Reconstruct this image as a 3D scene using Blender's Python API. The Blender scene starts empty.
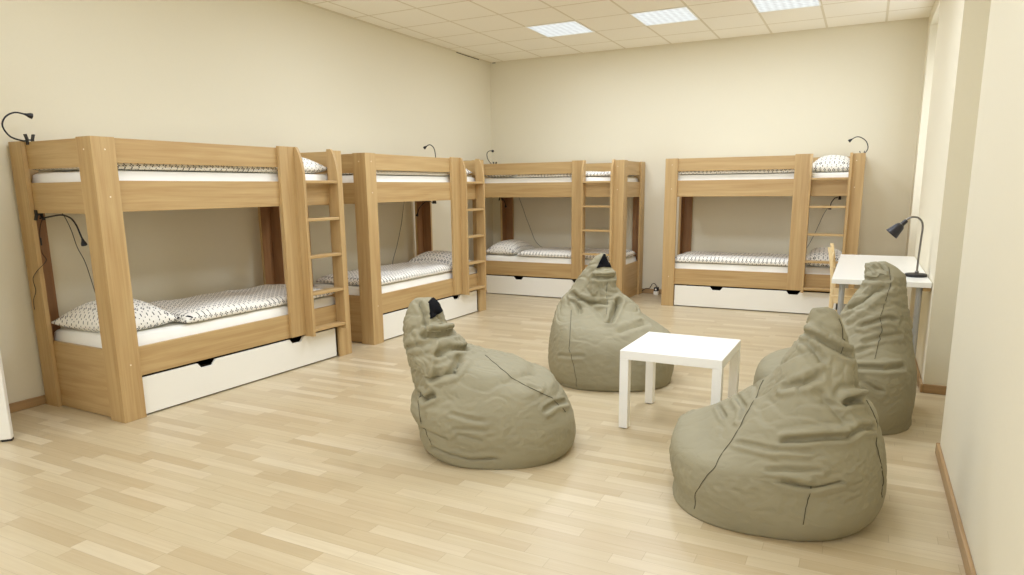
import bpy, bmesh, math, random, json
import numpy as np
from mathutils import Vector, Matrix
from mathutils.bvhtree import BVHTree

scene = bpy.context.scene
COL = scene.collection
random.seed(7)
PI = math.pi

# ------------------------------------------------------------------ materials
def srgb(r, g, b):
    f = lambda c: (c/255/12.92) if c/255 <= .04045 else ((c/255+.055)/1.055)**2.4
    return (f(r), f(g), f(b), 1)

class NT:
    def __init__(s, name):
        s.m = bpy.data.materials.new(name); s.m.use_nodes = True
        s.t = s.m.node_tree; s.n = s.t.nodes; s.l = s.t.links
        s.b = s.n['Principled BSDF']; s.out = s.n['Material Output']
    def node(s, typ, **kw):
        n = s.n.new(typ)
        for k, v in kw.items(): setattr(n, k, v)
        return n
    def link(s, a, b): s.l.new(a, b)
    def val(s, sock, v):
        if hasattr(v, 'links'): s.link(v, sock)
        else: sock.default_value = v
    def math(s, op, a, b=None, c=None, clamp=False):
        n = s.node('ShaderNodeMath', operation=op); n.use_clamp = clamp
        s.val(n.inputs[0], a)
        if b is not None: s.val(n.inputs[1], b)
        if c is not None: s.val(n.inputs[2], c)
        return n.outputs[0]
    def mix(s, f, a, b):
        n = s.node('ShaderNodeMix', data_type='RGBA')
        s.val(n.inputs[0], f); s.val(n.inputs[6], a); s.val(n.inputs[7], b)
        return n.outputs[2]
    def coords(s, kind='Object'): return s.node('ShaderNodeTexCoord').outputs[kind]
    def mapping(s, v, scale=(1,1,1), loc=(0,0,0), rot=(0,0,0)):
        n = s.node('ShaderNodeMapping'); s.link(v, n.inputs[0])
        for i, q in ((1, loc), (2, rot), (3, scale)):
            if hasattr(q, 'links'): s.link(q, n.inputs[i])
            else: n.inputs[i].default_value = q
        return n.outputs[0]
    def noise(s, v, scale, detail=3, rough=.5, dist=0):
        n = s.node('ShaderNodeTexNoise'); s.link(v, n.inputs['Vector'])
        n.inputs['Scale'].default_value = scale; n.inputs['Detail'].default_value = detail
        n.inputs['Roughness'].default_value = rough; n.inputs['Distortion'].default_value = dist
        return n.outputs['Fac']
    def ramp(s, f, stops):
        n = s.node('ShaderNodeValToRGB'); s.link(f, n.inputs[0]); e = n.color_ramp.elements
        while len(e) > 1: e.remove(e[-1])
        e[0].position, e[0].color = stops[0]
        for p, c in stops[1:]:
            q = e.new(p); q.color = c
        return n.outputs[0]
    def bump(s, h, strength=.3, dist=.01):
        n = s.node('ShaderNodeBump'); s.val(n.inputs['Height'], h)
        n.inputs['Strength'].default_value = strength; n.inputs['Distance'].default_value = dist
        s.link(n.outputs[0], s.b.inputs['Normal'])
    def sep(s, v):
        n = s.node('ShaderNodeSeparateXYZ'); s.link(v, n.inputs[0]); return n.outputs
    def base(s, c, rough=.5, spec=.5, metal=0):
        s.val(s.b.inputs['Base Color'], c); s.val(s.b.inputs['Roughness'], rough)
        s.b.inputs['Specular IOR Level'].default_value = spec; s.b.inputs['Metallic'].default_value = metal

def plain(name, c, rough=.5, spec=.5, metal=0, nscale=None, namt=.05, bump=0):
    t = NT(name)
    if nscale:
        f = t.noise(t.coords(), nscale, 4)
        d = tuple(x*(1-namt) for x in c[:3])+(1,)
        e = tuple(min(1, x*(1+namt)) for x in c[:3])+(1,)
        t.base(t.mix(f, d, e), rough, spec, metal)
        if bump: t.bump(f, bump, .003)
    else:
        t.base(c, rough, spec, metal)
    return t.m

def wood(name, axis, dark, light, rough=.42, fine=1.0):
    """laminate wood; grain runs along local axis 0/1/2"""
    t = NT(name)
    oi = t.node('ShaderNodeObjectInfo').outputs['Random']
    cmb = t.node('ShaderNodeCombineXYZ')
    r7 = t.math('MULTIPLY', oi, 17.0)
    for i in range(3): t.link(r7, cmb.inputs[i])
    sc = [26, 26, 26]; sc[axis] = 1.3
    sc2 = [150*fine]*3; sc2[axis] = 3.5
    c = t.coords()
    a = t.noise(t.mapping(c, sc, cmb.outputs[0]), 1.0, 4, .55, .6)
    b = t.noise(t.mapping(c, sc2, cmb.outputs[0]), 1.0, 2, .6)
    f = t.math('ADD', t.math('MULTIPLY', a, .75), t.math('MULTIPLY', b, .3))
    col = t.ramp(f, [(.28, dark), (.75, light)])
    t.base(col, rough, .4)
    t.bump(b, .05, .002)
    return t.m

def dots_fabric(name, ground, ink, pitch):
    """white cotton printed with four-petal crosses and small dots between"""
    t = NT(name)
    x, y, _ = t.sep(t.coords('UV'))
    cx = t.math('SUBTRACT', t.math('FRACT', t.math('DIVIDE', x, pitch)), .5)
    cy = t.math('SUBTRACT', t.math('FRACT', t.math('DIVIDE', y, pitch)), .5)
    ax, ay = t.math('ABSOLUTE', cx), t.math('ABSOLUTE', cy)
    mx, mn = t.math('MAXIMUM', ax, ay), t.math('MINIMUM', ax, ay)
    p = t.math('POWER', t.math('DIVIDE', t.math('SUBTRACT', mx, .20), .125), 2.0)
    q = t.math('POWER', t.math('DIVIDE', mn, .085), 2.0)
    petals = t.math('LESS_THAN', t.math('ADD', p, q), 1.0)
    ex, ey = t.math('SUBTRACT', .5, ax), t.math('SUBTRACT', .5, ay)
    rr = t.math('ADD', t.math('MULTIPLY', ex, ex), t.math('MULTIPLY', ey, ey))
    dot = t.math('LESS_THAN', rr, .0075)
    f = t.math('MAXIMUM', petals, dot)
    t.base(t.mix(f, ground, ink), .85, .2)
    t.bump(t.noise(t.coords(), 30, 3), .12, .004)
    return t.m

M = {}
D, Lt = srgb(172, 137, 88), srgb(201, 173, 124)
M['wood_x'] = wood('beech laminate horizontal', 0, D, Lt)
M['wood_y'] = wood('beech laminate crosswise', 1, D, Lt)
M['wood_z'] = wood('beech laminate upright', 2, D, Lt)
M['pine_z'] = wood('pale pine upright', 2, srgb(222, 194, 142), srgb(241, 219, 174))
M['pine_y'] = wood('pale pine crosswise', 1, srgb(222, 194, 142), srgb(241, 219, 174))
M['skirting_x'] = wood('oak skirting lengthwise', 0, srgb(148, 118, 80), srgb(182, 150, 108))
M['skirting_y'] = wood('oak skirting depthwise', 1, srgb(148, 118, 80), srgb(182, 150, 108))
M['overlay'] = wood('dark brown inner lining', 2, srgb(128, 90, 57), srgb(156, 115, 76))
M['white_lam'] = plain('white laminate', srgb(243, 241, 232), .32, .5, nscale=3, namt=.01)
M['white_lacquer'] = plain('white lacquer', srgb(246, 245, 240), .28, .5, nscale=3, namt=.01)
M['sheet'] = plain('white cotton sheet', srgb(246, 244, 236), .9, .2, nscale=18, namt=.03, bump=.2)
M['print'] = dots_fabric('printed bedding', srgb(244, 241, 232), srgb(40, 39, 44), .042)
M['black'] = plain('black plastic', srgb(24, 23, 25), .4, .5, nscale=40, namt=.1)
M['blackcloth'] = plain('black webbing', srgb(20, 19, 22), .9, .1, nscale=200, namt=.3)
M['void'] = plain('dark cavity board', srgb(60, 48, 38), .8, .2, nscale=8, namt=.1)
M['chrome'] = plain('brushed steel', srgb(128, 125, 120), .3, .5, 1, nscale=60, namt=.05)
M['cap'] = plain('pale screw cap', srgb(236, 222, 196), .4, .5, nscale=40, namt=.03)
M['greymetal'] = plain('silver grey metal', srgb(178, 178, 176), .38, .5, .3, nscale=30, namt=.03)
M['lampgrey'] = plain('charcoal lamp enamel', srgb(26, 23, 29), .4, .5, nscale=40, namt=.06)
M['whiteplastic'] = plain('white plastic', srgb(240, 238, 230), .4, .5, nscale=30, namt=.02)
M['wall'] = plain('cream painted plaster', srgb(225, 218, 196), .9, .2, nscale=60, namt=.012, bump=.06)
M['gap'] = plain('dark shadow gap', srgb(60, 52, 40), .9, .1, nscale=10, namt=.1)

def bag_fabric():
    t = NT('greige nylon canvas')
    c = t.coords()
    f = t.noise(c, 5, 4)
    w = t.node('ShaderNodeTexWave', wave_type='BANDS', bands_direction='Z'); t.link(c, w.inputs[0]); w.inputs['Scale'].default_value = 220
    t.base(t.mix(f, srgb(143, 136, 111), srgb(157, 150, 124)), .68, .35)
    n = t.noise(t.mapping(c, (1, 1, 1.6)), 6, 3, .5, .6)
    ridge = t.math('ABSOLUTE', t.math('SUBTRACT', n, .5))
    h = t.math('ADD', t.math('MULTIPLY', t.math('MINIMUM', ridge, .10), 3.0), t.math('MULTIPLY', t.noise(c, 40, 3), .12))
    t.bump(t.math('ADD', h, t.math('MULTIPLY', w.outputs['Fac'], .03)), .3, .012)
    return t.m
M['bag'] = bag_fabric()
M['seam'] = plain('dark olive seam cord', srgb(78, 72, 56), .8, .2, nscale=120, namt=.1)

def parquet():
    t = NT('three strip oak parquet')
    x, y, z = t.sep(t.coords())
    W, LEN = .066, .44
    row = t.math('FLOOR', t.math('DIVIDE', y, W))
    wn = t.node('ShaderNodeTexWhiteNoise', noise_dimensions='1D'); t.link(row, wn.inputs['W'])
    off = t.math('MULTIPLY', wn.outputs['Value'], 3.7)
    xs = t.math('ADD', t.math('DIVIDE', x, LEN), off)
    cellx = t.math('FLOOR', xs)
    cb = t.node('ShaderNodeCombineXYZ'); t.link(cellx, cb.inputs[0]); t.link(row, cb.inputs[1])
    w2 = t.node('ShaderNodeTexWhiteNoise', noise_dimensions='2D'); t.link(cb.outputs[0], w2.inputs['Vector'])
    v = w2.outputs['Value']
    tone = t.ramp(v, [(0, srgb(188, 170, 136)), (.25, srgb(195, 178, 145)), (.6, srgb(199, 184, 151)), (.88, srgb(205, 190, 159)), (1, srgb(212, 199, 170))])
    c2 = t.node('ShaderNodeCombineXYZ'); t.link(x, c2.inputs[0]); t.link(y, c2.inputs[1]); t.link(t.math('MULTIPLY', v, 40), c2.inputs[2])
    g = t.noise(t.mapping(c2.outputs[0], (2.2, 60, 1)), 1, 4, .6, .5)
    col = t.mix(t.math('MULTIPLY', t.math('SUBTRACT', g, .35, clamp=True), .55), tone, srgb(160, 128, 84))
    fy = t.math('FRACT', t.math('DIVIDE', y, W)); fx = t.math('FRACT', xs)
    ey = t.math('MINIMUM', fy, t.math('SUBTRACT', 1, fy)); ex = t.math('MINIMUM', fx, t.math('SUBTRACT', 1, fx))
    joint = t.math('MAXIMUM', t.math('LESS_THAN', ey, .012), t.math('LESS_THAN', ex, .0022))
    col = t.mix(t.math('MULTIPLY', joint, .35), col, srgb(120, 92, 58))
    t.base(col, .30, .45)
    t.bump(t.math('SUBTRACT', 1, joint), .06, .001)
    return t.m
M['floor'] = parquet()

def ceiling_tiles(x0, dx, y0, dy):
    t = NT('mineral fibre ceiling tiles')
    c = t.coords(); x, y, z = t.sep(c)
    def edge(v, o, d):
        f = t.math('FRACT', t.math('DIVIDE', t.math('SUBTRACT', v, o), d))
        return t.math('MULTIPLY', t.math('MINIMUM', f, t.math('SUBTRACT', 1, f)), d)
    e = t.math('MINIMUM', edge(x, x0, dx), edge(y, y0, dy))
    bar = t.math('LESS_THAN', e, .011)
    tile = t.mix(t.noise(c, 90, 3), srgb(243, 237, 222), srgb(249, 244, 231))
    t.base(t.mix(bar, tile, srgb(222, 213, 190)), .85, .2)
    t.bump(t.math('MULTIPLY', bar, -1), .15, .003)
    return t.m
GX, GDX, GY, GDY = .737, .558, -.487, .580
M['ceiling'] = ceiling_tiles(GX, GDX, GY, GDY)

LIGHT = .68
def diffuser():
    t = NT('lit prismatic diffuser')
    c = t.coords(); x, y, z = t.sep(c)
    s = .068
    fx = t.math('ABSOLUTE', t.math('SUBTRACT', t.math('FRACT', t.math('DIVIDE', x, s)), .5))
    fy = t.math('ABSOLUTE', t.math('SUBTRACT', t.math('FRACT', t.math('DIVIDE', y, s)), .5))
    g = t.math('ADD', fx, fy)
    n = t.noise(c, 20, 2)
    t.base((.12, .12, .12, 1), .4, .3)
    lum = t.math('ADD', .55, t.math('MULTIPLY', t.math('ADD', g, n), .42))
    t.b.inputs['Emission Color'].default_value = (.93, .99, 1.0, 1)
    t.link(t.math('MULTIPLY', lum, LIGHT), t.b.inputs['Emission Strength'])
    return t.m
M['diffuser'] = diffuser()

# ------------------------------------------------------------------ mesh helpers
class MB:
    """collects geometry for ONE mesh object"""
    def __init__(s): s.v = []; s.f = []; s.uv = None
    def add(s, vs, fs):
        o = len(s.v); s.v += [tuple(v) for v in vs]; s.f += [tuple(i+o for i in f) for f in fs]; return s
    def box(s, x0, x1, y0, y1, z0, z1):
        vs = [(x, y, z) for z in (z0, z1) for y in (y0, y1) for x in (x0, x1)]
        return s.add(vs, [(0,2,3,1), (4,5,7,6), (0,1,5,4), (2,6,7,3), (0,4,6,2), (1,3,7,5)])
    def prism(s, poly, axis, a, b):
        """polygon in the plane normal to axis, extruded from a to b"""
        def P(p, t):
            if axis == 0: return (t, p[0], p[1])
            if axis == 1: return (p[0], t, p[1])
            return (p[0], p[1], t)
        n = len(poly); vs = [P(p, a) for p in poly]+[P(p, b) for p in poly]
        fs = [tuple(range(n))[::-1], tuple(range(n, 2*n))]+[(i, (i+1) % n, n+(i+1) % n, n+i) for i in range(n)]
        return s.add(vs, fs)
    def tube(s, pts, r, n=10, smooth=True):
        pts = [Vector(p) for p in pts]
        if smooth and len(pts) > 2: pts = spline(pts)
        rad = r if callable(r) else (lambda t: r)
        vs = []; fs = []; m = len(pts); up = None
        for i, p in enumerate(pts):
            d = (pts[min(i+1, m-1)]-pts[max(i-1, 0)]).normalized()
            if up is None: up = Vector((0, 0, 1)) if abs(d.z) < .9 else Vector((1, 0, 0))
            a = d.cross(up).normalized(); up = a.cross(d).normalized()
            R = rad(i/(m-1))
            for k in range(n):
                t = 2*PI*k/n; vs.append(p+a*math.cos(t)*R+up*math.sin(t)*R)
        for i in range(m-1):
            for k in range(n): fs.append((i*n+k, i*n+(k+1) % n, (i+1)*n+(k+1) % n, (i+1)*n+k))
        fs.append(tuple(range(n))[::-1]); fs.append(tuple((m-1)*n+k for k in range(n)))
        return s.add(vs, fs)
    def lathe(s, prof, n=32, origin=(0,0,0), direction=(0,0,1)):
        q = Vector((0,0,1)).rotation_difference(Vector(direction).normalized()); o = Vector(origin)
        vs = []; fs = []; m = len(prof)
        for r, z in prof:
            for k in range(n):
                t = 2*PI*k/n; vs.append(o+q@Vector((max(r, 1e-5)*math.cos(t), max(r, 1e-5)*math.sin(t), z)))
        for i in range(m-1):
            for k in range(n): fs.append((i*n+k, i*n+(k+1) % n, (i+1)*n+(k+1) % n, (i+1)*n+k))
        fs.append(tuple(range(n))[::-1]); fs.append(tuple((m-1)*n+k for k in range(n)))
        return s.add(vs, fs)
    def build(s, name, mat, parent=None, bevel=0, smooth=False, segs=2, loc=(0,0,0), rot=(0,0,0)):
        me = bpy.data.meshes.new(name); me.from_pydata(s.v, [], s.f); me.update()
        bm = bmesh.new(); bm.from_mesh(me); bmesh.ops.recalc_face_normals(bm, faces=bm.faces); bm.to_mesh(me); bm.free()
        if s.uv:
            l = me.uv_layers.new(name='UVMap')
            for lp in me.loops: l.data[lp.index].uv = s.uv[lp.vertex_index]
        o = bpy.data.objects.new(name, me); COL.objects.link(o); me.materials.append(mat)
        o.parent = parent; o.location = loc; o.rotation_euler = rot
        if smooth:
            for p in me.polygons: p.use_smooth = True
        if bevel:
            b = o.modifiers.new('edge', 'BEVEL'); b.width = bevel; b.segments = segs; b.limit_method = 'ANGLE'; b.angle_limit = .7
            b.harden_normals = False
        if smooth == 'auto':
            o.data.set_sharp_from_angle(angle=.6)
        return o

def spline(pts, k=8):
    out = []; n = len(pts)
    for i in range(n-1):
        p0, p1, p2, p3 = pts[max(i-1, 0)], pts[i], pts[i+1], pts[min(i+2, n-1)]
        for j in range(k):
            t = j/k
            out.append(.5*((2*p1)+(p2-p0)*t+(2*p0-5*p1+4*p2-p3)*t*t+(3*p1-p0-3*p2+p3)*t**3))
    return out+[pts[-1]]

def tag(o, label, cat, group=None):
    o['label'] = label; o['category'] = cat
    if group: o['group'] = group
    return o
def thing(name, label, cat, loc=(0,0,0), rz=0, group=None):
    o = bpy.data.objects.new(name, None); COL.objects.link(o); o.empty_display_size = .1
    o.location = loc; o.rotation_euler = (0, 0, rz)
    return tag(o, label, cat, group)
def struct(o, label=None, cat=None):
    o['kind'] = 'structure'
    if label: o['label'] = label; o['category'] = cat
    return o
def dup(root, loc, rz, label):
    r = root.copy(); COL.objects.link(r); r.location = loc; r.rotation_euler = (0, 0, rz); r['label'] = label
    def kids(a, b):
        for ch in list(a.children):
            c = ch.copy(); COL.objects.link(c); c.parent = b; kids(ch, c)
    kids(root, r)
    return r

# ------------------------------------------------------------------ room shell
XL, XR, YB, YF, ZC = -.022, 5.022, .012, -10.2, 2.98
NX = 5.29                                    # back of the window niches
NICHES = [(-3.47, -4.655, 3.0), (-.36, -1.42, 2.84)]   # (far y, near y, head height)
o = MB().box(XL-.1, NX+.1, YF-.1, YB+.1, -.12, 0).build('floor', M['floor']); struct(o, 'pale oak strip parquet floor of the dormitory room', 'floor')
o = MB().box(XL-.1, NX+.1, YF-.1, YB+.1, ZC, ZC+.1).build('ceiling', M['ceiling']); struct(o, 'suspended ceiling of square cream tiles', 'ceiling')
o = MB().box(XL-.1, XL, YF, YB, 0, ZC).build('wall_left', M['wall']); struct(o, 'long cream wall behind the two left bunk beds', 'wall')
o = MB().box(XL-.1, NX+.1, YB, YB+.1, 0, ZC).build('wall_back', M['wall']); struct(o, 'cream end wall behind the two far bunk beds', 'wall')
WX0, WX1, WZ0, WZ1 = .6, 4.6, .85, 2.70  # window opening added behind the viewer to let in fill daylight
fw = MB().box(XL-.1, WX0, YF-.1, YF, 0, ZC).box(WX1, NX+.1, YF-.1, YF, 0, ZC).box(WX0, WX1, YF-.1, YF, 0, WZ0).box(WX0, WX1, YF-.1, YF, WZ1, ZC)
o = fw.build('wall_front', M['wall']); struct(o, 'cream wall closing the room at the viewer side', 'wall')
wr = MB()
ys = [YB]
wr.box(XR, NX, NICHES[1][0], YB, 0, ZC)                       # far pier
wr.box(XR, NX, NICHES[0][0], NICHES[1][1], 0, ZC)             # middle pier
wr.box(XR, NX, YF, NICHES[0][1], 0, ZC)                       # near pier
wr.box(XR, NX, NICHES[1][1], NICHES[1][0], NICHES[1][2], ZC)  # lintel over the far niche
ADDED_WINS = [(NICHES[1][1]+.06, NICHES[1][0]-.06)]  # out-of-sight niche window added to brighten the right side
z0, z1 = .92, 2.62
cuts = [YF]+[c for w_ in ADDED_WINS for c in w_]+[YB]
for k in range(0, len(cuts), 2): wr.box(NX, NX+.1, cuts[k], cuts[k+1], 0, ZC)
for a, b in ADDED_WINS: wr.box(NX, NX+.1, a, b, 0, z0).box(NX, NX+.1, a, b, z1, ZC)
o = wr.build('wall_right', M['wall']); struct(o, 'right wall with plastered piers and deep niches', 'wall')

def skirt(name, segs, axis, mat):
    m = MB()
    for (x0, x1, y0, y1) in segs: m.box(x0, x1, y0, y1, 0, .058)
    o = m.build(name, mat, bevel=.004); return struct(o)
T = .016
struct(skirt('baseboard_left', [(XL, XL+T, YF, YB)], 1, M['skirting_y']), 'oak baseboard along the left wall', 'baseboard')
struct(skirt('baseboard_back', [(XL+T, XR-T, YB-T, YB)], 0, M['skirting_x']), 'oak baseboard along the end wall', 'baseboard')
r_y = [(XR-T, XR, YF, NICHES[0][1]), (XR-T, XR, NICHES[0][0]-T, NICHES[1][1]+T), (XR-T, XR, NICHES[1][0]-T, YB),
       (NX-T, NX, NICHES[0][1], NICHES[0][0]), (NX-T, NX, NICHES[1][1], NICHES[1][0])]
struct(skirt('baseboard_right', r_y, 1, M['skirting_y']), 'oak baseboard along the right wall piers', 'baseboard')
r_x = [(XR, NX-T, NICHES[0][0]-T, NICHES[0][0]), (XR, NX-T, NICHES[1][0]-T, NICHES[1][0]),
       (XR-T, NX-T, NICHES[0][1], NICHES[0][1]+T), (XR-T, NX-T, NICHES[1][1], NICHES[1][1]+T)]
struct(skirt('baseboard_niche', r_x, 0, M['skirting_x']), 'oak baseboard returning into the wall niches', 'baseboard')
tr = MB().box(XL, XL+.024, YF, YB, ZC-.004, ZC).box(XL, XR, YB-.024, YB, ZC-.004, ZC)
struct(tr.build('trim_1', plain('pale ceiling edge trim', srgb(222, 212, 186), .7, nscale=20, namt=.02)), 'pale edge trim where ceiling meets walls', 'trim')
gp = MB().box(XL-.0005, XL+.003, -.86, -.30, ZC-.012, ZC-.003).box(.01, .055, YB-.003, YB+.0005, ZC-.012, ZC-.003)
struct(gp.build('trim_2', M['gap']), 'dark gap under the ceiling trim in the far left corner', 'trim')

wf = MB(); fy0, fy1 = YF-.08, YF-.03
wf.box(WX0, WX1, fy0, fy1, WZ0, WZ0+.06).box(WX0, WX1, fy0, fy1, WZ1-.06, WZ1)
for k in range(5):
    xx = WX0+(WX1-WX0)*k/4; wf.box(max(WX0, xx-.035), min(WX1, xx+.035), fy0, fy1, WZ0+.06, WZ1-.06)
struct(wf.build('window_1', plain('white window frame', srgb(240, 238, 230), .4, nscale=20, namt=.02)), 'unseen white framed window added behind the viewer for fill daylight', 'window')
for k, (a, b) in enumerate(ADDED_WINS):
    m = MB().box(NX+.02, NX+.08, a, b, z0, z0+.06).box(NX+.02, NX+.08, a, b, z1-.06, z1)
    for c in (a, .5*(a+b)-.03, b-.06): m.box(NX+.02, NX+.08, c, c+.06, z0+.06, z1-.06)
    struct(m.build('window_%d' % (k+2), M['white_lam'], bevel=.003), 'unseen white framed window added in the far wall niche for fill light', 'window')
# open door leaf at the left picture edge
dv = Vector((-.52, -.56, 0)).normalized(); dn = Vector((-dv.y, dv.x, 0))
ang = math.atan2(dv.y, dv.x)
dr = bpy.data.objects.new('door_1', None); COL.objects.link(dr); dr.location = (.5, -6.54, 0); dr.rotation_euler = (0, 0, ang)
struct(dr, 'white door leaf standing open at the left edge', 'door')
MB().box(0, .70, 0, .045, .012, 2.0).build('door_leaf', M['white_lam'], dr, bevel=.004)
MB().box(.0, .05, .006, .039, 0, .012).build('floor_seal', M['black'], dr)

# ------------------------------------------------------------------ ceiling lights
POWER = 15.0
def light_panel(ix, iy, label, gain=1.0):
    gain *= {1: .85, 3: 1.0, 5: 1.15}[ix] if iy < -2 else 1
    x0 = GX+GDX*ix; y1 = GY+GDY*iy
    t = thing('ceiling_light_panel', label, 'ceiling light', (x0+GDX/2, y1-GDY/2, ZC), 0, 'recessed square ceiling lights')
    a, b = GDX/2, GDY/2; w = .014
    f = MB().box(-a, a, -b, -b+w, -.006, 0).box(-a, a, b-w, b, -.006, 0).box(-a, -a+w, -b+w, b-w, -.006, 0).box(a-w, a, -b+w, b-w, -.006, 0)
    f.build('frame', M['whiteplastic'], t)
    MB().box(-a+w, a-w, -b+w, b-w, -.0045, -.001).build('diffuser', M['diffuser'], t)
    la = bpy.data.lights.new('panel_lamp', 'AREA'); la.shape = 'RECTANGLE'; la.size = 2*(a-w); la.size_y = 2*(b-w)
    la.energy = POWER*gain; la.color = (.895, .988, 1.135)
    lo = bpy.data.objects.new('panel_lamp', la); COL.objects.link(lo); lo.parent = t; lo.location = (0, 0, -.012)
    return t
light_panel(1, -1, 'lit square ceiling light panel closest to the far left corner', .80)
light_panel(3, -1, 'lit square ceiling light panel in the middle of the row of three', .80)
light_panel(5, -1, 'lit square ceiling light panel cut by the top of the picture', .80)
for iy in (-5, -9, -13):  # further panel rows added out of sight to light the room
    for k, ix in enumerate((1, 3, 5)):
        light_panel(ix, iy, '%s ceiling light panel of the %s row, added unseen above the view for light' % (['left', 'middle', 'right'][k], {-5: 'second', -9: 'third', -13: 'fourth'}[iy]), {-5: 1.2, -9: .8, -13: .5}[iy])

# ------------------------------------------------------------------ bunk bed
L, W, H = 1.9618, .8263, 1.6318
PW, BT, IN = .136, .026, .026      # post width, board thickness, inset of rails
def make_bed(label):
    """local frame: +X along the bed from its start end, front faces -Y, wall at y=0"""
    t = thing('bunk_bed', label, 'bunk bed', group='beech bunk beds')
    def post(x, front):
        m = MB(); y0 = -W if front else 0; sy = 1 if front else -1; sx = 1 if x == 0 else -1
        # L of two boards: one on the long side, one on the end
        a, b = sorted((y0, y0+sy*BT)); c, d = sorted((x, x+sx*PW)); m.box(c, d, a, b, 0, H)
        a, b = sorted((y0+sy*BT, y0+sy*PW)); c, d = sorted((x, x+sx*BT)); m.box(c, d, a, b, 0, H)
        p = m.build('post', M['wood_z'], t, bevel=.0018)
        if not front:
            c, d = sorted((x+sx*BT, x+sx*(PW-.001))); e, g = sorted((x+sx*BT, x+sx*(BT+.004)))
            MB().box(c, d, -BT-.004, -BT, .28, 1.219).box(e, g, -PW+.001, -BT-.004, .28, 1.219).build('overlay', M['overlay'], p)  # thin darker brown boards over the inner faces of the rear posts
        if front:
            for z in (1.563, 1.305, .335):
                MB().lathe([(0, 0), (.0048, 0), (.0044, .0012), (0, .0018)], 12, (x+sx*.075, y0, z), (0, -1, 0)).build('screw_cap', M['cap'], p)
            MB().lathe([(0, 0), (.0048, 0), (.0044, .0012), (0, .0018)], 12, (x, y0+.07, 1.563), (-sx, 0, 0)).build('screw_cap', M['cap'], p)
        return p
    for x in (0, L):
        for f in (True, False): post(x, f)
    yf0, yf1 = -W+BT, -W+BT+.024
    x0, x1 = BT, L-BT
    MB().box(x0, 1.475, yf0, yf1, 1.494, H-.002).build('guard_rail', M['wood_x'], t, bevel=.0015)
    MB().box(x0, x1, yf0, yf1, 1.220, 1.395).build('bed_rail', M['wood_x'], t, bevel=.0015)
    MB().box(x0, x1, yf0, yf1, .250, .425).build('bed_rail', M['wood_x'], t, bevel=.0015)
    yb0, yb1 = -BT-.024, -BT
    MB().box(x0, x1, yb0, yb1, 1.494, H-.002).build('guard_rail', M['wood_x'], t, bevel=.0015)
    MB().box(x0, x1, yb0, yb1, 1.220, 1.395).build('bed_rail', M['wood_x'], t, bevel=.0015)
    MB().box(x0, x1, yb0, yb1, .250, .425).build('bed_rail', M['wood_x'], t, bevel=.0015)
    for a, b in ((BT, BT+.024), (L-BT-.024, L-BT)):
        ya, yb = yf1, yb0
        MB().box(a, b, ya, yb, 1.470, H-.004).build('end_guard', M['wood_y'], t, bevel=.0015)
        MB().box(a, b, ya, yb, 1.212, 1.390).build('end_rail', M['wood_y'], t, bevel=.0015)
        MB().box(a, b, ya, yb, .004, .420).build('end_panel', M['wood_y'], t, bevel=.0015)
    MB().box(x0+.024, x1-.024, yf1, yb0, 1.236, 1.252).build('slat_board', M['wood_x'], t)
    MB().box(x0+.024, x1-.024, yf1, yb0, .262, .278).build('slat_board', M['wood_x'], t)
    # ladder: a face board, two side boards with a rounded shoulder, five rungs
    MB().box(1.325, 1.468, -W, -W+BT, .252, H+.008).build('ladder_board', M['wood_z'], t, bevel=.002)
    def side(xa, xb, zb):
        a, b = -W+BT, -W-.074
        poly = [(a, zb), (b, zb), (b, 1.40), (b+.002, 1.455), (b+.010, 1.51), (b+.022, 1.56), (b+.036, 1.60), (b+.05, 1.628), (b+.062, H+.008), (a, H+.008)]
        return MB().prism(poly, 0, xa, xb).build('ladder_side', M['wood_z'], t, bevel=.002)
    side(1.468, 1.492, .240); side(1.826, 1.850, .240)
    for z in (.283, .560, .837, 1.114, 1.391):
        MB().box(1.492, 1.826, -W-.070, -W+.012, z-.011, z+.011).build('rung', M['wood_x'], t, bevel=.003)
    # drawer front with two finger notches, and its tray
    zt = .236
    pts = [(.142, .010), (1.806, .010), (1.806, zt)]
    for c in (1.390, .601):
        pts += [(c+.068, zt), (c+.042, zt-.034), (c-.042, zt-.034), (c-.068, zt)]
    pts += [(.142, zt)]
    d = MB().prism(pts, 1, yf0-.002, yf0+.016).build('drawer', M['white_lam'], t, bevel=.001)
    MB().box(.16, 1.79, yf0+.016, -.12, .020, .032).box(.16, .172, yf0+.016, -.12, .032, .17).box(1.778, 1.79, yf0+.016, -.12, .032, .17)\
        .box(.172, 1.778, -.132, -.12, .032, .17).box(.172, 1.778, yf0+.05, yf0+.06, .17, .20).build('tray', M['void'], d)
    return t

def bed_matrix(i):
    x, y, r = {1: (.0313, -6.0901, -.0297), 2: (.0627, -3.8324, -.0141), 3: (.1803, -.0143, -.0063), 4: (2.6006, .0035, -.0003)}[i]
    c, s = math.cos(r), math.sin(r)
    if i < 3:
        px, py = x, y+L/2; es = (-s, c)
        return (px-es[0]*L/2, py-es[1]*L/2, 0), PI/2+r
    px, py = x+L/2, y
    return (px-c*L/2, py-s*L/2, 0), r
BED_WHERE = {1: 'against the left wall, nearest the viewer', 2: 'against the left wall, just beyond the nearest bed',
             3: 'across the far left corner', 4: 'on the end wall beside the white desk'}
BM = {}
first = None
for i in range(1, 5):
    loc, rz = bed_matrix(i)
    lab = 'beech bunk bed with white drawer '+BED_WHERE[i]
    if first is None:
        first = make_bed(lab); first.location = loc; first.rotation_euler = (0, 0, rz)
    else: dup(first, loc, rz, lab)
    BM[i] = Matrix.Translation(loc) @ Matrix.Rotation(rz, 4, 'Z')
SHORT = {1: 'nearest left bunk bed', 2: 'second left bunk bed', 3: 'far corner bunk bed', 4: 'bunk bed beside the desk'}
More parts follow.
